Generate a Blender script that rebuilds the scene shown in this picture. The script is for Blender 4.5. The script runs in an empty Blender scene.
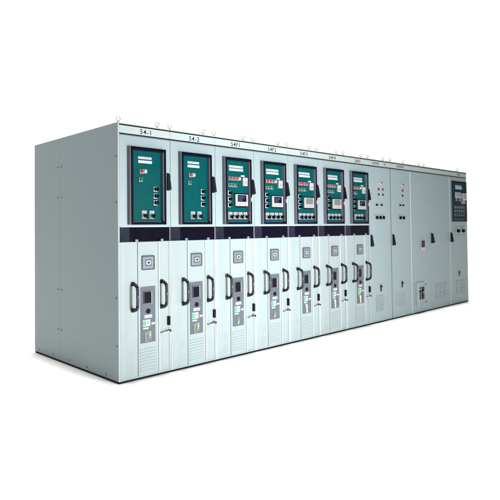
import bpy, bmesh, math, random
from mathutils import Vector, Matrix
random.seed(7)
SC = bpy.context.scene
COL = SC.collection

# ---------------------------------------------------------------- camera
YAW, PITCH, ROLL = 0.7724, 0.0249, -0.0109
CAM = Vector((-2.6409, -4.4815, 1.4258))
F = Vector((math.sin(YAW)*math.cos(PITCH), math.cos(YAW)*math.cos(PITCH), math.sin(PITCH)))
R0 = Vector((math.cos(YAW), -math.sin(YAW), 0)); U0 = R0.cross(F)
R = R0*math.cos(ROLL) + U0*math.sin(ROLL); U = -R0*math.sin(ROLL) + U0*math.cos(ROLL)
cd = bpy.data.cameras.new('camera'); cam = bpy.data.objects.new('camera', cd); COL.objects.link(cam)
m = Matrix.Identity(4)
for i in range(3):
    m[i][0] = R[i]; m[i][1] = U[i]; m[i][2] = -F[i]; m[i][3] = CAM[i]
cam.matrix_world = m
cd.sensor_width = 36; cd.lens = 538.575/500*36; cd.shift_y = -(250-214.467)/500
cd.clip_start = 0.05; cd.clip_end = 500
SC.camera = cam

# ---------------------------------------------------------------- light
w = bpy.data.worlds.new('World'); SC.world = w; w.use_nodes = True
bg = w.node_tree.nodes['Background']
# world gradient: white behind the row, dimmed to front and left to shape shading
nt = w.node_tree; tc = nt.nodes.new('ShaderNodeTexCoord'); dp = nt.nodes.new('ShaderNodeVectorMath'); dp.operation = 'DOT_PRODUCT'
dp.inputs[1].default_value = (.25, .968, 0)
nt.links.new(tc.outputs['Generated'], dp.inputs[0])
wr = nt.nodes.new('ShaderNodeMapRange'); wr.interpolation_type = 'SMOOTHSTEP'
wr.inputs[1].default_value = -.20; wr.inputs[2].default_value = .50; wr.inputs[3].default_value = .12; wr.inputs[4].default_value = 1.05
nt.links.new(dp.outputs['Value'], wr.inputs[0]); nt.links.new(wr.outputs[0], bg.inputs[1])
bg.inputs[0].default_value = (1.0, 1.0, 1.0, 1)

def lamp(name, kind, loc, target, energy, color=(1, 1, 1), **kw):
    l = bpy.data.lights.new(name, kind); o = bpy.data.objects.new(name, l); COL.objects.link(o)
    o.location = loc
    o.rotation_euler = (Vector(target)-Vector(loc)).to_track_quat('-Z', 'Y').to_euler()
    l.energy = energy; l.color = color
    for k, v in kw.items(): setattr(l, k, v)
    return o
lamp('overhead_light', 'SUN', (0.30, 0.15, 8), (0, 0, 0), 3.95, (1, .99, .97), angle=math.radians(9))
lamp('key_softbox', 'AREA', (1.3, -5.6, 0.95), (2.0, 0, 1.05), 228, (1, 1, 1), spread=math.radians(92), shape='RECTANGLE', size=1.2, size_y=1.4)

SC.view_settings.view_transform = 'Standard'; SC.view_settings.look = 'None'
SC.view_settings.exposure = 0; SC.view_settings.gamma = 1
SC.render.resolution_x = 1024; SC.render.resolution_y = 1024

# ---------------------------------------------------------------- materials
def mat(name, col, rough=.5, metal=0, var=.03, scale=6, bump=0.0, bscale=300, spec=.5, coat=0):
    m = bpy.data.materials.new(name); m.use_nodes = True
    nt = m.node_tree; b = nt.nodes['Principled BSDF']
    b.inputs['Metallic'].default_value = metal
    b.inputs['Specular IOR Level'].default_value = spec
    if coat: b.inputs['Coat Weight'].default_value = coat; b.inputs['Coat Roughness'].default_value = .08
    tc = nt.nodes.new('ShaderNodeTexCoord')
    n = nt.nodes.new('ShaderNodeTexNoise'); n.inputs['Scale'].default_value = scale; n.inputs['Detail'].default_value = 4
    nt.links.new(tc.outputs['Object'], n.inputs['Vector'])
    r = nt.nodes.new('ShaderNodeValToRGB')
    r.color_ramp.elements[0].position = .3; r.color_ramp.elements[1].position = .7
    r.color_ramp.elements[0].color = tuple(max(0, c*(1-var)) for c in col)+(1,)
    r.color_ramp.elements[1].color = tuple(min(1, c*(1+var)) for c in col)+(1,)
    nt.links.new(n.outputs['Fac'], r.inputs[0]); nt.links.new(r.outputs[0], b.inputs['Base Color'])
    mr = nt.nodes.new('ShaderNodeMapRange')
    mr.inputs[3].default_value = max(.02, rough-.06); mr.inputs[4].default_value = rough+.06
    nt.links.new(n.outputs['Fac'], mr.inputs[0]); nt.links.new(mr.outputs[0], b.inputs['Roughness'])
    if bump:
        n2 = nt.nodes.new('ShaderNodeTexNoise'); n2.inputs['Scale'].default_value = bscale
        nt.links.new(tc.outputs['Object'], n2.inputs['Vector'])
        bp = nt.nodes.new('ShaderNodeBump'); bp.inputs['Strength'].default_value = bump; bp.inputs['Distance'].default_value = .002
        nt.links.new(n2.outputs['Fac'], bp.inputs['Height']); nt.links.new(bp.outputs[0], b.inputs['Normal'])
    return m
M = dict(
    paint=mat('sage_grey_paint', (.202, .258, .270), .42, var=.02, spec=.35, bump=.12),
    doorpaint=mat('pale_breaker_door_paint', (.212, .257, .260), .42, var=.02, bump=.12, spec=.35),
    displaygrey=mat('display_grey_screen', (.10, .11, .115), .2, var=.1, spec=.2),
    bezel=mat('relay_bezel_grey', (.25, .25, .26), .4, var=.03),
    trim=mat('pale_edge_paint', (.33, .375, .375), .4, var=.02),  # lighter colour carries the highlight of edges that catch the light
    dark=mat('dark_navy_plastic', (.002, .002, .006), 0.2, spec=0.06, var=.2),
    navy=mat('navy_smoked_sheet', (.009, .011, .020), 0.2, spec=0.12, var=.2),
    frame=mat('navy_frame', (.003, .0035, .008), 0.2, spec=0.08, var=.15),
    framemetal=mat('grey_frame_edge', (.11, .11, .135), .35, var=.05),
    teal=mat('teal_panel_paint', (.0001, .047, .050), 0.3, spec=0.08, var=.04, bump=.1),
    petrol=mat('dark_petrol_panel_paint', (.0006, .026, .040), 0.3, spec=0.06, var=.05),
    black=mat('black_plastic', (.004, .004, .007), 0.22, spec=0.1, var=.2),
    handle=mat('charcoal_handle_plastic', (.010, .010, .013), 0.25, spec=0.3, var=.2),
    handlebar=mat('grey_handle_grip', (.035, .036, .045), 0.25, spec=0.3, var=.1),
    plate=mat('slate_blue_plate', (.068, .080, .100), 0.35, spec=0.25, var=.04),
    platelight=mat('pale_slate_plastic', (.105, .122, .145), .45, var=.04),
    white=mat('white_plastic', (.34, .34, .345), .4, var=.02),
    cream=mat('cream_label', (.50, .46, .33), .5, var=.08),
    greyplastic=mat('light_grey_plastic', (.20, .21, .22), .45, var=.04),
    red=mat('red_lens', (.30, .0015, .005), 0.15, spec=0.3, var=.1),
    green=mat('dark_green_lens', (.003, .06, .02), 0.15, spec=0.3, var=.1),
    mint=mat('mint_green_label', (.03, .27, .15), .5, var=.06),
    olive=mat('olive_line_print', (.06, .10, .04), .5, var=.1),
    palegreen=mat('pale_green_print', (.15, .20, .12), .5, var=.25, scale=60),
    yellow=mat('pale_yellow_print', (.55, .46, .18), .5, var=.1),
    chrome=mat('chrome', (.7, .7, .7), .15, metal=1, var=.03),
    zinc=mat('zinc_steel', (.33, .31, .26), .4, metal=.3, var=.1, scale=30),
    ink=mat('black_ink', (.003, .003, .004), 0.4, spec=0.1, var=0),
    greyink=mat('grey_ink', (.11, .12, .13), .5, var=0),
    screen=mat('dark_blue_screen', (.003, .004, .016), 0.12, spec=0.1, var=.3, scale=40),
    pink=mat('pink_grey_plastic', (.34, .24, .30), .4, var=.05),
    plinth=mat('black_plinth', (.004, .004, .004), .6, var=.2, spec=.1),
    bolt=mat('bolt_steel', (.12, .15, .155), .45, metal=.3, var=.1),
    floor=mat('white_floor', (.86, .86, .86), .7, var=.004),
)

# ---------------------------------------------------------------- mesh helpers
class MB:
    """collects solids, builds ONE mesh object"""
    def __init__(s): s.bm = bmesh.new(); s.mats = []
    def mi(s, mk):
        if mk not in s.mats: s.mats.append(mk)
        return s.mats.index(mk)
    def merge(s, b, mk, smooth=False):
        idx = s.mi(mk)
        for f in b.faces: f.material_index = idx; f.smooth = smooth
        me = bpy.data.meshes.new('tmp'); b.to_mesh(me); b.free()
        s.bm.from_mesh(me); bpy.data.meshes.remove(me)
    def box(s, x0, x1, y0, y1, z0, z1, mk, bev=0, seg=2):
        b = bmesh.new(); bmesh.ops.create_cube(b, size=1)
        for v in b.verts:
            v.co = ((x0+x1)/2+v.co.x*(x1-x0), (y0+y1)/2+v.co.y*(y1-y0), (z0+z1)/2+v.co.z*(z1-z0))
        if bev: bmesh.ops.bevel(b, geom=b.edges[:], offset=bev, segments=seg, affect='EDGES', profile=.5)
        s.merge(b, mk)
    def cyl(s, c, r, d, mk, axis='y', r2=None, seg=20, bev=0):
        """from c, extending d along -y (axis 'y'), +z or +x"""
        b = bmesh.new()
        bmesh.ops.create_cone(b, cap_ends=True, segments=seg, radius1=r, radius2=r if r2 is None else r2, depth=d)
        bmesh.ops.translate(b, verts=b.verts, vec=(0, 0, d/2))
        if bev:
            es = [e for e in b.edges if e.verts[0].co.z > d-1e-6 and e.verts[1].co.z > d-1e-6]
            bmesh.ops.bevel(b, geom=es, offset=bev, segments=3, affect='EDGES', profile=.5)
        if axis == 'y': rot = Matrix.Rotation(math.radians(90), 4, 'X')
        elif axis == 'x': rot = Matrix.Rotation(math.radians(90), 4, 'Y')
        else: rot = Matrix.Identity(4)
        bmesh.ops.transform(b, matrix=Matrix.Translation(c) @ rot, verts=b.verts)
        s.merge(b, mk, smooth=False)
    def dome(s, c, r, h, mk):
        b = bmesh.new(); bmesh.ops.create_uvsphere(b, u_segments=16, v_segments=10, radius=1)
        for v in b.verts: v.co = (c[0]+v.co.x*r, c[1]+v.co.y*h, c[2]+v.co.z*r)
        s.merge(b, mk, smooth=True)
    def torus(s, c, R_, r, mk, nu=20, nv=8, ang=0.0):
        b = bmesh.new(); g = []
        for i in range(nu):
            a = 2*math.pi*i/nu; row = []
            for j in range(nv):
                t = 2*math.pi*j/nv; rr = R_+r*math.cos(t)
                x, y, z = rr*math.cos(a), r*math.sin(t), rr*math.sin(a)
                row.append(b.verts.new((c[0]+x*math.cos(ang)-y*math.sin(ang), c[1]+x*math.sin(ang)+y*math.cos(ang), c[2]+z)))
            g.append(row)
        for i in range(nu):
            for j in range(nv):
                b.faces.new((g[i][j], g[(i+1) % nu][j], g[(i+1) % nu][(j+1) % nv], g[i][(j+1) % nv]))
        bmesh.ops.recalc_face_normals(b, faces=b.faces); s.merge(b, mk, smooth=True)
    def prism(s, pts, y0, y1, mk, bev=0):
        """outline in x,z extruded in y from y0 (back) to y1 (front)"""
        b = bmesh.new()
        f = [b.verts.new((x, y1, z)) for x, z in pts]; k = [b.verts.new((x, y0, z)) for x, z in pts]
        b.faces.new(f); b.faces.new(k[::-1]); n = len(pts)
        for i in range(n): b.faces.new((f[i], k[i], k[(i+1) % n], f[(i+1) % n]))
        bmesh.ops.recalc_face_normals(b, faces=b.faces)
        if bev: bmesh.ops.bevel(b, geom=b.edges[:], offset=bev, segments=2, affect='EDGES', profile=.5)
        s.merge(b, mk)
    def sideprism(s, pts, x0, x1, mk, bev=0):
        """outline in y,z extruded along x"""
        b = bmesh.new()
        f = [b.verts.new((x0, y, z)) for y, z in pts]; k = [b.verts.new((x1, y, z)) for y, z in pts]
        b.faces.new(f); b.faces.new(k[::-1]); n = len(pts)
        for i in range(n): b.faces.new((f[i], k[i], k[(i+1) % n], f[(i+1) % n]))
        bmesh.ops.recalc_face_normals(b, faces=b.faces)
        if bev: bmesh.ops.bevel(b, geom=b.edges[:], offset=bev, segments=2, affect='EDGES', profile=.5)
        s.merge(b, mk)
    def tube(s, path, r, mk, seg=12, flat=1.0):
        b = bmesh.new(); rings = []; P = [Vector(p) for p in path]
        for i, p in enumerate(P):
            t = (P[min(i+1, len(P)-1)]-P[max(i-1, 0)]).normalized()
            a = Vector((1, 0, 0)); a = (a-t*a.dot(t)).normalized(); c = t.cross(a)
            rr = r[i] if isinstance(r, (list, tuple)) else r
            rings.append([b.verts.new(p+a*rr*math.cos(2*math.pi*j/seg)+c*rr*flat*math.sin(2*math.pi*j/seg)) for j in range(seg)])
        for i in range(len(rings)-1):
            for j in range(seg):
                b.faces.new((rings[i][j], rings[i][(j+1) % seg], rings[i+1][(j+1) % seg], rings[i+1][j]))
        b.faces.new(rings[0][::-1]); b.faces.new(rings[-1])
        bmesh.ops.recalc_face_normals(b, faces=b.faces); s.merge(b, mk, smooth=True)
    def text(s, body, cx, z0, h, y, mk, sx=1.0, depth=.0012, bold=.0):
        cu = bpy.data.curves.new('tmp', 'FONT'); cu.body = body; cu.size = 1; cu.align_x = 'CENTER'
        cu.extrude = .001; cu.offset = bold; cu.space_character = 1.18; cu.resolution_u = 3
        o = bpy.data.objects.new('tmp', cu); COL.objects.link(o)
        me = bpy.data.meshes.new_from_object(o.evaluated_get(bpy.context.evaluated_depsgraph_get()))
        bpy.data.objects.remove(o); bpy.data.curves.remove(cu)
        b = bmesh.new(); b.from_mesh(me); bpy.data.meshes.remove(me)
        for v in b.verts:
            x, yy, zz = v.co
            v.co = (cx+x*h/.69*sx, y-depth if zz > 0 else y, z0+yy*h/.69)
        bmesh.ops.recalc_face_normals(b, faces=b.faces)
        s.merge(b, mk)
    def build(s, name, parent=None):
        me = bpy.data.meshes.new(name); s.bm.to_mesh(me); s.bm.free()
        for k in s.mats: me.materials.append(M[k])
        o = bpy.data.objects.new(name, me); COL.objects.link(o)
        if parent: o.parent = parent
        return o

def kids(o): return [c for c in COL.objects if c.parent == o]
def copy_tree(o, parent=None):
    c = o.copy(); COL.objects.link(c); c.parent = parent
    for ch in kids(o): copy_tree(ch, c)
    return c

H, D = 2.44, 1.9
GAP = .002
GROUP = 'switchgear cabinets bolted side by side in one row'
def cabinet(x, label, group=GROUP):
    o = bpy.data.objects.new('switchgear_cabinet', None); COL.objects.link(o)
    o.location = (x, 0, 0); o.empty_display_size = .2
    o['label'] = label; o['category'] = 'electrical cabinet'; o['group'] = group
    return o

# ---------------------------------------------------------------- common parts (local x from 0 to W)
def housing(root, W, eyes=(), rim='paint', rimtop=1.304):
    b = MB()
    b.box(GAP, W-GAP, .022, D, 0, H, 'paint', .003)
    # folded front rim: two posts, sill
    if rimtop: b.box(GAP, .013, .0, .0225, 0, rimtop, rim, .003)
    if rimtop == 1.304: b.box(W-.012, W-GAP, .0, .0225, 0, rimtop, 'trim', .002)  # post brightened in its colour as a lit edge
    b.box(.0132 if rimtop else GAP, W-.0122 if rimtop == 1.304 else W-GAP, .003, .0225, 0, .0135, 'paint', .001)
    h = b.build('housing', root)
    p = MB(); p.box(GAP, W-GAP, .004, D-.004, -.019, -.0005, 'plinth', .001); p.build('plinth', root)
    for ex, ey, a in eyes:
        e = MB(); e.cyl((ex, ey, H), .013, .010, 'zinc', axis='z', seg=12); e.cyl((ex, ey, H+.010), .007, .012, 'zinc', axis='z', seg=10)
        e.torus((ex, ey, H+.042), .0195, .0034, 'zinc', ang=-.25-a*.6); e.build('lifting_eye', root)
    return h
def name_strip(root, W, draw=None):
    xl = .0135 if root.location.x == 0 else .001
    b = MB(); b.box(xl, W-.001, .001, .021, 2.327, 2.438, 'trimstrip' if 'trimstrip' in M else 'paint', .001)
    ns = b.build('name_strip', root)
    s = MB()
    s.box(xl, W-.0005, -.0012, .0008, 2.4135, 2.4265, 'ink'); s.box(xl, W-.0005, -.0012, .0008, 2.328, 2.3405, 'ink')
    s.build('stripe', ns)
    if draw:
        t = MB(); draw(t); t.build('lettering', ns)
    return ns
def title(root, W, text):
    name_strip(root, W, lambda t: t.text(text, .312, 2.352, .046, .0008, 'ink', sx=1.0 if len(text) < 5 else .92, bold=.006))
M['trimlight'] = mat('bright_edge_paint', (.50, .54, .55), .4, var=.02)  # stronger edge highlight put into the colour, for the right-hand cabinets
M['trimstrip'] = mat('title_strip_paint', (.285, .335, .333), .42, var=.02, bump=.08)

def window_frame(door, x0=.104, x1=.516, z0=1.468, z1=2.217, d=.047, wdt=.032, panel='teal'):
    f = MB()
    # grey metal sides, dark navy face
    f.box(x0, x0+.006, -d+.002, .0005, z0, z1, 'framemetal', .001)
    f.box(x1-wdt, x1-wdt+.006, -d+.004, -.0045, z0+wdt, z1-wdt, 'framemetal')
    f.box(x0+.0062, x0+wdt, -d, -.0002, z0, z1, 'frame', .002)
    f.box(x1-wdt+.0062, x1, -d, -.0002, z0, z1, 'frame', .002)
    f.box(x0+wdt+.0003, x1-wdt+.006, -d+.0005, -.0002, z0, z0+wdt-.006, 'frame', .002)
    f.box(x0+wdt+.0003, x1-wdt+.006, -d+.0005, -.0002, z1-wdt, z1, 'frame', .002)
    return f.build('window_frame', door)
def swing_handle(door, x, z0, z1, d0=.022, d1=.05):
    h = MB()
    h.box(x-.014, x+.014, -.010, -.0002, z0-.004, z1+.004, 'black', .003)
    h.sideprism([(-.010, z1-.003), (-d0, z1-.006), (-d1, z0+.012), (-d1+.006, z0), (-.010, z0+.002)], x-.012, x+.012, 'handle', .003)
    return h.build('door_handle', door)
def lampbox(b, x, z, r, lens, base='white'):
    b.box(x-.021, x+.021, -.016, -.0032, z-.020, z+.020, base, .003)
    b.cyl((x, -.016, z), r*1.12, .005, 'greyplastic'); b.dome((x, -.021, z), r, .011, lens)
def indicator(panel, x, z, lens, r=.0165, base='bezel'):
    b = MB(); lampbox(b, x, z, r, lens, base); return b.build('indicator_lamp', panel)
def knob(panel, x, z, r=.019, base='white', name='rotary_knob'):
    b = MB()
    b.box(x-.024, x+.022, -.012, -.0032, z-.024, z+.026, base, .004)
    b.cyl((x, -.012, z), r, .034, 'black', bev=.004); b.box(x-.004, x+.004, -.052, -.044, z-r*.9, z+r*.9, 'black', .002)
    return b.build(name, panel)
def cam_switch(panel, x0, x1, z0, z1):
    b = MB(); cx = (x0+x1)/2; 
    b.box(x0, x1, -.010, -.0032, z0, z1, 'greyplastic', .002)
    b.box(x0+.006, x1-.006, -.0115, -.0105, z1-.022, z1-.006, 'white')
    for k in range(3): b.box(x0+.010+.012*k, x0+.016+.012*k, -.0125, -.0118, z1-.018, z1-.010, 'ink')
    cz = z0+(z1-z0)*.34
    b.cyl((cx, -.010, cz), .024, .012, 'greyplastic', bev=.003)
    b.cyl((cx, -.022, cz), .017, .024, 'black', bev=.004)
    t = math.radians(random.uniform(-28, 28)); c_, s_ = math.cos(t), math.sin(t)
    b.prism([(cx+u*c_-v*s_, cz+u*s_+v*c_) for u, v in ((-.006, -.022), (.006, -.022), (.006, .022), (-.006, .022))], -.0445, -.060, 'black', .002)
    return b.build('cam_switch', panel)
def nameplate(panel, x0, x1, z0, z1, lines=1, dark='greyink'):
    b = MB(); b.box(x0, x1, -.0055, -.0032, z0, z1, 'white', .0006)
    n = int((x1-x0)/.016); hh = (z1-z0)
    if lines:
        for i in range(n):
            if random.random() < .85: b.box(x0+.006+i*.0155, x0+.006+i*.0155+random.uniform(.005, .011), -.0062, -.0056, z0+hh*.32, z0+hh*random.uniform(.62, .75), dark)
    return b.build('nameplate', panel)

def upper_door(root, W, z0=1.445, z1=2.322):
    xl = .0145 if root.location.x == 0 else .002
    b = MB(); b.box(xl, W-.002, .001, .021, z0+.009, z1, 'paint', .0015)
    b.box(xl, W-.002, -.003, .021, z0, z0+.0088, 'trim', .002)  # ledge highlight painted in as a paler strip
    return b.build('upper_door', root)
def panel_plate(root, z0=1.4985, z1=2.1865, x0=.135, x1=.487, mk='teal'):
    b = MB(); b.box(x0, x1, -.003, .0006, z0, z1, mk)
    return b.build('instrument_panel', root)

def feeder_front(root, W, variant):
    """everything under the upper door of the seven breaker cabinets"""
    # dark band
    b = MB(); b.box(.0135 if root.location.x == 0 else .002, W-.002, .012, .0215, 1.3045, 1.4445, 'dark', .001)
    b.box(.014 if root.location.x == 0 else .0025, .121, .004, .0118, 1.308, 1.442, 'navy', .001)
    b.box(W-.014, W-.003, .002, .0118, 1.308, 1.442, 'framemetal', .001)
    b.build('dark_band', root)
    # breaker truck front: left leaf, raised middle, recessed right leaf
    b = MB()
    b.box(.0134, .2056, .000, .021, .014, 1.3035, 'doorpaint', .0035)
    b.box(.083, .0855, -.0010, .0005, .03, 1.295, 'doorpaint')
    b.box(.119, .121, -.0008, .0005, .03, 1.295, 'doorpaint')
    for z0, z1 in ((.185, .258), (.054, .140)):       # punched vent patches
        b.box(.109, .170, -.0012, .0005, z0, z1, 'doorpaint', .0005)
        n = int((z1-z0)/.012)
        for i in range(n):
            for j in range(5): b.box(.113+j*.0115, .120+j*.0115, -.0021, -.0013, z0+.004+i*.012, z0+.010+i*.012, 'doorpaint')
    for x in (.195, .488): b.box(x-.016, x+.016, -.010, .010, 1.300, 1.328, 'platelight', .003)
    bd = b.build('breaker_door', root)
    b = MB()
    b.box(.2062, .4398, -.008, .021, .014, 1.3035, 'doorpaint', .006, 3)
    for i in range(8):
        z = .052+i*.029; b.box(.226, .412, -.0135, -.0098, z, z+.011, 'doorpaint', .0016)
    b.build('breaker_cover', root)
    b = MB(); b.box(.4402, .4542, -.013, .021, .014, 1.3035, 'trim', .004, 3); b.build('edge_trim', root)  # rib added for the bright line, edge highlight in its colour
    b = MB(); b.box(.4545, W-.0125, .006, .0215, .014, 1.3035, 'doorpaint', .002)
    b.box(W-.027, W-.0125, .002, .0058, .014, 1.3035, 'doorpaint', .002); rd = b.build('side_leaf', root)
    # pull handles
    for hx, par, y0 in ((.150, bd, 0.0), (.486, rd, .006)):
        h = MB(); zt, zb, dd = .902, .652, .088
        for zz, s in ((zt, 1), (zb, -1)):
            h.box(hx-.017, hx+.017, y0-.016, y0-.0002, zz-.020, zz+.020, 'handle', .004)
            h.tube([(hx, y0-.010, zz), (hx, y0-.040, zz-s*.004), (hx, y0-.066, zz-s*.014), (hx, y0-.082, zz-s*.030), (hx, y0-.087, zz-s*.050)], [.0165, .0165, .0165, .016, .0150], 'handle')
        h.tube([(hx, y0-.087, zt-.044), (hx, y0-.089, .777), (hx, y0-.087, zb+.044)], [.0142, .0150, .0142], 'handlebar')  # bar coloured lighter grey, standing in for its highlight
        h.build('pull_handle', par)
    # square status display
    b = MB(); y = -.0105
    b.box(.247, .388, y-.008, y, 1.028, 1.168, 'plate', .012, 3)
    b.box(.262, .373, y-.0095, y-.0082, 1.044, 1.152, 'platelight', .0006)
    b.box(.280, .355, y-.0115, y-.0097, 1.062, 1.134, 'plate', .0008)
    b.prism([(.292,1.088),(.299,1.080),(.336,1.080),(.343,1.088),(.343,1.110),(.336,1.118),(.299,1.118),(.292,1.110)], y-.0117, y-.0135, 'white')
    b.box(.306, .330, y-.015, y-.0137, 1.088, 1.108, 'ink', .0005)
    b.build('status_display', root)
    # slate control plate with window, keyhole, labels, warning sign
    b = MB(); b.box(.232, .398, y-.004, y, .324, .866, 'plate', .0012); cp = b.build('control_plate', root)
    y2 = y-.0042
    b = MB(); b.box(.260, .2645, y2-.010, y2, .700, .824, 'plate', .001); b.box(.346, .3545, y2-.010, y2, .700, .824, 'greyplastic', .001)
    b.box(.2647, .3458, y2-.010, y2, .816, .824, 'plate', .001); b.box(.2647, .3458, y2-.010, y2, .700, .708, 'plate', .001)
    b.box(.2647, .3458, y2-.002, y2, .708, .816, 'black'); b.build('inspection_window', cp)
    b = MB(); b.cyl((.314, y2, .628), .0245, .006, 'black', bev=.002); b.cyl((.314, y2-.006, .628), .011, .003, 'ink'); b.build('keyhole', cp)
    b = MB(); b.box(.270, .358, y2-.0015, y2, .562, .592, 'white', .0005)
    for i in range(5): b.box(.276+i*.0155, .286+i*.0155, y2-.0022, y2-.0016, .571, .583, 'greyink') if i % 2 == 0 else None
    b.build('label', cp)
    b = MB(); b.box(.252, .336, y2-.0015, y2, .482, .546, 'white', .0005); b.box(.2535, .290, y2-.0024, y2-.0016, .489, .540, 'mint')
    b.box(.300, .326, y2-.0022, y2-.0016, .500, .530, 'greyplastic'); b.box(.256, .318, y2-.0015, y2, .456, .472, 'white', .0005); b.build('label', cp)
    b = MB(); b.box(.351, .392, y2-.0015, y2, .493, .512, 'white', .0005); b.build('label', cp)
    b = MB()
    if variant == 0:
        b.box(.274, .350, y2-.0012, y2, .330, .443, 'plate')
        for x0, x1, z0, z1, k in ((.278, .284, .335, .437, 'palegreen'), (.340, .346, .335, .437, 'palegreen'), (.290, .296, .350, .425, 'palegreen'), (.300, .332, .427, .433, 'palegreen'),
                                  (.288, .316, .336, .342, 'palegreen'), (.304, .310, .352, .408, 'olive'), (.318, .324, .345, .372, 'palegreen'), (.296, .330, .410, .416, 'palegreen')):
            b.box(x0, x1, y2-.0022, y2-.0013, z0, z1, k)
        b.prism([(.334, .428), (.322, .392), (.330, .393), (.318, .352), (.342, .402), (.333, .401), (.340, .428)], y2-.0023, y2-.003, 'yellow')
    else:
        zz = [(.335, .445), (.300, .425), (.287, .385), (.296, .375), (.283, .345), (.300, .330), (.325, .350), (.342, .385), (.332, .400)] if variant == 1 else \
             [(.284, .440), (.322, .440), (.330, .405), (.322, .385), (.334, .352), (.312, .330), (.298, .338), (.306, .365), (.296, .392), (.302, .420), (.284, .425)]
        b.prism(zz, y2-.0002, y2-.0014, 'olive' if variant == 1 else 'cream')
        if variant == 1: b.prism([(.322, .425), (.300, .385), (.314, .386), (.296, .343), (.330, .388), (.315, .389)], y2-.0016, y2-.0026, 'palegreen'); b.prism([(.296, .348), (.310, .348), (.326, .372), (.316, .372)], y2-.0027, y2-.0034, 'yellow')
        else: b.prism([(.290, .434), (.300, .434), (.314, .405), (.308, .385), (.318, .355), (.308, .345), (.304, .390)], y2-.0016, y2-.0026, 'yellow')
    b.build('warning_sign', cp)
    # lock with chrome lever
    b = MB(); b.box(.552, .576, -.022, .0055, .458, .548, 'black', .004)
    dl = b.build('door_lock', root)
    b = MB(); b.cyl((.560, .0055, .408), .021, .014, 'chrome', bev=.003); b.cyl((.560, -.0085, .408), .013, .030, 'black', bev=.003)
    b.tube([(.560, -.030, .410), (.535, -.036, .408), (.505, -.036, .402), (.486, -.034, .400)], [.009, .0085, .008, .009], 'chrome')
    b.dome((.482, -.034, .400), .0115, .0115, 'chrome'); b.build('lock_lever', dl)

EYES = [(.04, .06, .25), (.485, .06, .9)]
def door_bolts(door, W, z0, z1): pass

def transformer_cell(x, text, label):
    root = cabinet(x, label); W = .6
    housing(root, W, EYES, rim='trim', rimtop=1.304); title(root, W, text)
    d = upper_door(root, W); window_frame(d); swing_handle(d, .568, 1.815, 1.985)
    p = panel_plate(root)
    nameplate(p, .216, .370, 2.108, 2.131, 1); nameplate(p, .217, .375, 2.068, 2.095, 0)
    b = indicator(p, .250, 1.985, 'red'); indicator(p, .290, 1.990, 'white'); indicator(p, .240, 1.905, 'green')
    for z in (1.818, 1.750, 1.683): knob(p, .414, z)
    cam_switch(p, .252, .308, 1.525, 1.606); cam_switch(p, .340, .396, 1.525, 1.606)
    feeder_front(root, W, 0)
    return root

def relay_display(p, grey=False):
    b = MB(); x0, x1, z0, z1 = .272, .466, 1.675, 1.808
    b.box(x0+.010, x1-.010, -.012, -.0032, z0-.016, z1+.012, 'black', .003)
    b.box(x0, x1, -.034, -.0125, z0, z1, 'bezel', .005)
    b.box(x0+.028, x1-.030, -.0362, -.0342, z0+.046, z1-.008, 'greyplastic', .0008)
    for sx in (x0+.012, x1-.020): 
        for sz in (z0-.010, z1-.004): b.box(sx, sx+.012, -.030, -.0125, sz, sz+.014, 'black', .001)
    for i in range(6): b.box(x0+.028+i*.023, x0+.043+i*.023, -.0358, -.0342, z0+.014, z0+.026, 'greyplastic', .0006)
    b.box(x1-.020, x1-.008, -.0362, -.0342, z0+.060, z0+.100, 'greyplastic', .0008)
    d = b.build('relay_display', p)
    s = MB(); s.box(x0+.030, x1-.032, -.0378, -.0364, z0+.048, z1-.010, 'displaygrey' if grey else 'screen')
    for i in range(4):
        s.box(x0+.040, x0+.040+random.uniform(.04, .1), -.0384, -.0379, z0+.060+i*.015, z0+.063+i*.015, 'greyink')
    s.build('screen', d)

def relay_cell(x, text, label, reds, greens, nsw, variant):
    root = cabinet(x, label); W = .6
    housing(root, W, EYES, rim='trim'); title(root, W, text)
    d = upper_door(root, W); window_frame(d); swing_handle(d, .568, 1.815, 1.985)
    b = MB(); b.box(.490, .512, -.066, -.0475, 1.728, 1.775, 'pink', .005); b.build('latch', d)
    p = panel_plate(root)
    nameplate(p, .197, .413, 2.108, 2.133, 1); nameplate(p, .201, .417, 2.072, 2.099, 0)
    for rx in reds: indicator(p, rx, 1.985, 'red')
    if len(reds) < 4: indicator(p, .352, 1.987, 'white')
    for gx in greens: indicator(p, gx, 1.908, 'green', base='greyplastic')
    for z in (1.819, 1.750, 1.685): knob(p, .200, z)
    b = MB(); b.box(.383, .440, -.0055, -.0032, 2.012, 2.030, 'white'); b.box(.396, .466, -.030, -.0032, 1.908, 2.002, 'white', .004)
    b.box(.405, .457, -.0312, -.0302, 1.918, 1.965, 'greyplastic', .0004); b.cyl((.431, -.0302, 1.985), .006, .002, 'black'); b.build('test_terminal', p)
    relay_display(p, variant == 2 and nsw == 4)
    for i in range(nsw):
        o = .180+i*.0775+(4-nsw)*.025; cam_switch(p, o, o+.062, 1.525, 1.607)
    feeder_front(root, W, variant)
    return root

# ---------------------------------------------------------------- the setting
b = MB()
bm_ = bmesh.new(); bmesh.ops.create_circle(bm_, cap_ends=True, segments=64, radius=120)
for v in bm_.verts: v.co.z = -.020
b.merge(bm_, 'floor'); fl = b.build('floor'); fl['kind'] = 'structure'

# ---------------------------------------------------------------- seven breaker cabinets
c1 = transformer_cell(0, '54-1', 'pale grey cabinet marked 54-1 with sparse teal panel and bare bolted end wall')
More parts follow.
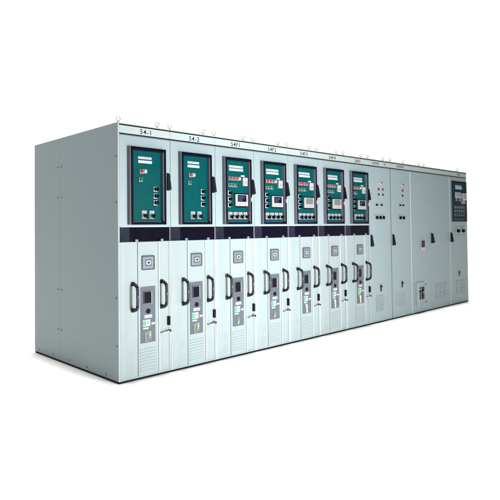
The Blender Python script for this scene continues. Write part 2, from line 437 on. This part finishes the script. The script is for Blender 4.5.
# the bare end wall of the row, only on the first cabinet
b = MB(); b.box(-.0030, GAP-.0002, .003, 1.2293, .002, H-.003, 'paint', .0012); b.box(-.0030, GAP-.0002, 1.2307, D, .002, H-.003, 'paint', .0012)
ew = b.build('end_wall', c1)
q = MB(); q.box(GAP, .013, .0, .0215, 1.3042, H, 'trim', .003); q.build('edge_post', c1)
def bolt_at(y, z, parent):
    q = MB(); q.cyl((-.0032, y, z), .0105, .004, 'bolt', axis='x', seg=6)
    o = q.build('bolt', parent)
    for v in o.data.vertices: v.co.x = -.0032-(v.co.x+.0032)
    o.data.flip_normals()
for z in (2.120, 1.785, .772, .335):
    for y in (1.277, 1.190): bolt_at(y, z, ew)
for z in (2.117, 1.680, .780, .330): bolt_at(.035, z, ew)
for y in (1.779, 1.402, 1.005, .615, .232): bolt_at(y, .036, ew)

def recopy(src, x, text, label):
    c = copy_tree(src); c.location = (x, 0, 0); c['label'] = label
    for ns in kids(c):
        if ns.name.startswith('name_strip'):
            for l in kids(ns):
                if l.name.startswith('lettering'): bpy.data.objects.remove(l)
            t = MB(); t.text(text, .312, 2.352, .046, .0008, 'ink', sx=1.0 if len(text) < 5 else .92, bold=.006); t.build('lettering', ns)
    return c
c2 = transformer_cell(.6, '54-2', 'pale grey cabinet marked 54-2 with sparse teal panel of two switches')
c3 = relay_cell(1.2, '54F1', 'pale grey cabinet marked 54F1 with white relay display on its teal panel', (.210, .261, .311), (.204, .249, .294), 4, 1)
c4 = recopy(c3, 1.8, '54F2', 'pale grey cabinet marked 54F2 with white relay display and three red lamps')
c5 = relay_cell(2.4, '54F3', 'pale grey cabinet marked 54F3 with two pairs of red lamps on teal', (.205, .247, .308, .350), (.204, .260, .310), 4, 2)
c6 = relay_cell(3.0, '54F4', 'pale grey cabinet marked 54F4 with four red lamps in an unbroken row', (.205, .252, .299, .346), (.204, .254, .304), 4, 2)
c7 = relay_cell(3.6, '54F5', 'pale grey cabinet marked 54F5 with only three selector switches under its display', (.208, .258, .308), (.205, .255), 3, 2)

# ---------------------------------------------------------------- plain control cabinets
def faint_title(spans):
    def draw(t):
        rr = random.Random(3)
        for x0, x1 in spans:
            x = x0
            while x < x1:
                wd = rr.uniform(.010, .020)
                t.box(x, x+wd*.8, -.0010, .0006, 2.358+rr.uniform(0, .006), 2.392+rr.uniform(0, .008), 'greyink'); x += wd+.006
    return draw
def plain_door(root, W, x0=.0145, x1=None, name='door', rim=None):
    b = MB(); b.box(x0, (W-.002) if x1 is None else x1, .001, .021, .014, 2.322, 'paint', .003)
    return b.build(name, root)
def recessed_lock(root, x, z):
    b = MB(); b.box(x-.034, x+.034, -.004, .0005, z-.058, z+.062, 'greyplastic', .002)
    b.box(x-.022, x+.012, -.007, -.0042, z-.046, z+.050, 'black', .002); b.box(x-.026, x+.020, -.020, -.0072, z+.012, z+.036, 'black', .003)
    b.build('door_lock', root)
def vents(root, x0, x1, z0, z1, cols, name='vent'):
    b = MB(); cw = (x1-x0)/cols
    for c in range(cols):
        xa = x0+c*cw+.012; xb = x0+(c+1)*cw-.012
        for i in range(2):
            h = (z1-z0)/2; za = z0+i*h+.012; zb = z0+(i+1)*h-.012
            b.box(xa, xb, -.003, .0004, za, zb, 'paint', .002)
            n = int((zb-za)/.020)
            for k in range(n): b.box(xa+.010, xb-.010, -.0052, -.0032, za+.008+k*.02, za+.016+k*.02, 'paint', .0008)
    b.build(name, root)
def round_meter(root, x, z):
    b = MB(); b.cyl((x, .0005, z), .034, .010, 'white', bev=.002); b.cyl((x, -.0095, z), .022, .016, 'greyplastic', bev=.003); b.cyl((x+.004, -.0255, z-.004), .010, .004, 'black'); b.build('indicator_lamp', root)
def small_lamp(root, x, z, lens):
    b = MB(); b.cyl((x, .0005, z), .0185, .007, 'black', bev=.002); b.dome((x, -.0065, z), .0145, .014, lens); b.build('indicator_lamp', root)
def small_knob(root, x, z, r=.020):
    b = MB(); b.cyl((x, .0005, z), r*1.0, .006, 'greyplastic', bev=.002); b.cyl((x, -.0055, z), r*.8, .022, 'black', bev=.004); b.build('rotary_knob', root)
def small_switch(root, x, z):
    b = MB(); b.box(x-.022, x+.022, -.006, .0005, z-.030, z+.052, 'greyplastic', .002)
    b.cyl((x, -.0062, z), .022, .010, 'black', bev=.003); b.box(x-.007, x+.007, -.036, -.016, z-.026, z+.026, 'black', .004)
    b.build('cam_switch', root)

c8 = cabinet(4.2, 'plain grey cabinet with two red lamps and three switches, next to 54F5'); W = .588
housing(c8, W, [(.06, .06, .3), (.485, .06, 1.3)], rimtop=0); name_strip(c8, W, faint_title([(.09, .27), (.42, .46)]))
d = plain_door(c8, W, x0=.003); swing_handle(d, .030, 1.130, 1.300)
round_meter(d, .309, 2.095)
for x in (.256, .373): small_lamp(d, x, 1.990, 'red'); small_lamp(d, x, 1.910, 'green')
for x in (.183, .315): small_knob(d, x, 1.752)
for x in (.180, .272, .362): small_switch(d, x, 1.560)
recessed_lock(d, .276, .493)
b = MB()
for i in range(9): b.box(.139, .345, -.008, .0004, .150+i*.0275, .164+i*.0275, 'paint', .003)
b.build('louvre', d)

c9 = cabinet(4.79, 'plain grey cabinet with a single red lamp and two switches'); W = .605
housing(c9, W, [(.10, .06, .3), (.50, .06, 1.2)], rim='framemetal', rimtop=2.322); name_strip(c9, W, faint_title([(.20, .40)]))
d = plain_door(c9, W); swing_handle(d, .050, 1.130, 1.300)
round_meter(d, .353, 2.095); small_lamp(d, .366, 1.998, 'red'); small_lamp(d, .364, 1.914, 'green')
for x in (.268, .360): small_knob(d, x, 1.760, .017)
for x in (.266, .366): small_switch(d, x, 1.560)
recessed_lock(d, .305, .500); vents(d, .104, .420, .150, .385, 3)

c10 = cabinet(5.397, 'widest plain grey cabinet with blank double doors and low breaker box'); W = 1.395
housing(c10, W, [(.41, .06, .3), (.58, .06, .8)], rim='trimlight', rimtop=2.322); name_strip(c10, W)
dl = plain_door(c10, W, x1=.6615); dr = plain_door(c10, W, x0=.6645)
swing_handle(dr, .700, 1.130, 1.300, .03, .06)
b = MB(); b.box(.300, .440, -.014, .0005, 1.020, 1.190, 'white', .004); b.box(.314, .430, -.0165, -.0142, 1.066, 1.182, 'screen', .001); b.box(.335, .415, -.0155, -.0142, 1.034, 1.052, 'bezel', .0006); b.build('panel_meter', dl)
b = MB(); b.box(.140, .152, -.050, .0005, .095, .490, 'trim', .003); b.box(.1525, .405, -.020, .0005, .095, .490, 'paint', .003)
b.box(.166, .252, -.026, -.0202, .205, .410, 'black', .003); b.box(.278, .368, -.026, -.0202, .205, .410, 'black', .003)
for x in (.178, .222, .318):
    for z, k in ((.345, 'screen'), (.262, 'red')):
        b.box(x-.014, x+.014, -.038, -.0262, z-.018, z+.018, k if k != 'red' else 'handlebar', .003)
b.box(.300, .344, -.036, -.0262, .294, .316, 'green', .002); b.box(.300, .344, -.036, -.0262, .322, .338, 'white', .002); b.box(.182, .226, -.036, -.0262, .294, .312, 'red', .002); b.box(.182, .226, -.036, -.0262, .372, .386, 'white', .002)
for z in (.440, .150): b.cyl((.430, .0005, z), .020, .018, 'greyplastic', bev=.004); b.cyl((.430, -.0175, z), .009, .008, 'black')
b.box(.200, .330, -.0222, -.0202, .425, .455, 'greyplastic', .0005); b.box(.200, .330, -.0222, -.0202, .125, .150, 'greyplastic', .0005)
b.build('breaker_box', dl)
vents(dr, .800, 1.280, .140, .430, 3)

c11 = cabinet(6.795, 'grey end cabinet with dark blue instrument panel above two black rotary switches'); W = .725
housing(c11, W, [(.47, .06, .3)], rim='trimlight', rimtop=2.322); name_strip(c11, W, faint_title([(.34, .44)]))
d = plain_door(c11, W); swing_handle(d, .030, 1.130, 1.300, .03, .055)
f = window_frame(d, .085, .700, 1.50, 2.25, .014, .034)
b = MB(); b.box(.1195, .6655, -.003, .0006, 1.535, 2.215, 'petrol'); p = b.build('instrument_panel', c11)
nameplate(p, .240, .500, 2.155, 2.178, 1); nameplate(p, .245, .515, 2.105, 2.148, 0)
for x in (.215, .345):
    b = MB(); b.box(x, x+.095, -.022, -.0032, 1.935, 2.045, 'white', .004); b.box(x+.012, x+.083, -.0235, -.0222, 1.965, 2.030, 'greyplastic'); b.cyl((x+.047, -.0032, 1.905), .024, .018, 'greyplastic', bev=.003); b.build('panel_meter', p)
b = MB(); b.box(.470, .640, -.045, -.0032, 1.905, 2.030, 'white', .005); b.box(.500, .620, -.047, -.0452, 1.930, 2.012, 'greyplastic', .0008); b.box(.450, .580, -.038, -.0032, 1.835, 1.9035, 'greyplastic', .004); b.build('relay_display', p)
for r, z in enumerate((1.767, 1.698, 1.626)):
    for i in range(5):
        x = .215+i*.092
        b = MB(); b.box(x-.026, x+.026, -.012, -.0032, z-.020, z+.020, 'greyplastic', .003)
        if r < 2: b.dome((x+.004, -.012, z-.004), .015, .012, ('red', 'green')[r] if i % 4 != 3 or r else 'red')
        else: b.cyl((x+.004, -.012, z-.002), .012, .02, 'black', bev=.003)
        b.build('indicator_lamp' if r < 2 else 'rotary_knob', p)
for i in range(5):
    x = .215+i*.092; b = MB(); b.cyl((x, -.0032, 1.572), .018, .006, 'greyplastic'); b.cyl((x, -.0092, 1.572), .013, .026, 'black', bev=.003); b.build('rotary_knob', p)
for x in (.285, .495):
    b = MB(); b.box(x-.048, x+.030, -.010, .0005, 1.285, 1.372, 'white', .012, 3); b.cyl((x, -.0102, 1.327), .030, .045, 'black', bev=.006); b.build('cam_switch', d)
    for dx, dz in ((-.05, .085), (.05, .085), (-.05, -.075), (.05, -.075)):
        q = MB(); q.cyl((x+dx, .0005, 1.327+dz), .010, .006, 'bolt', seg=10); q.build('bolt', d)
recessed_lock(d, .345, .535); vents(d, .210, .640, .160, .430, 2)
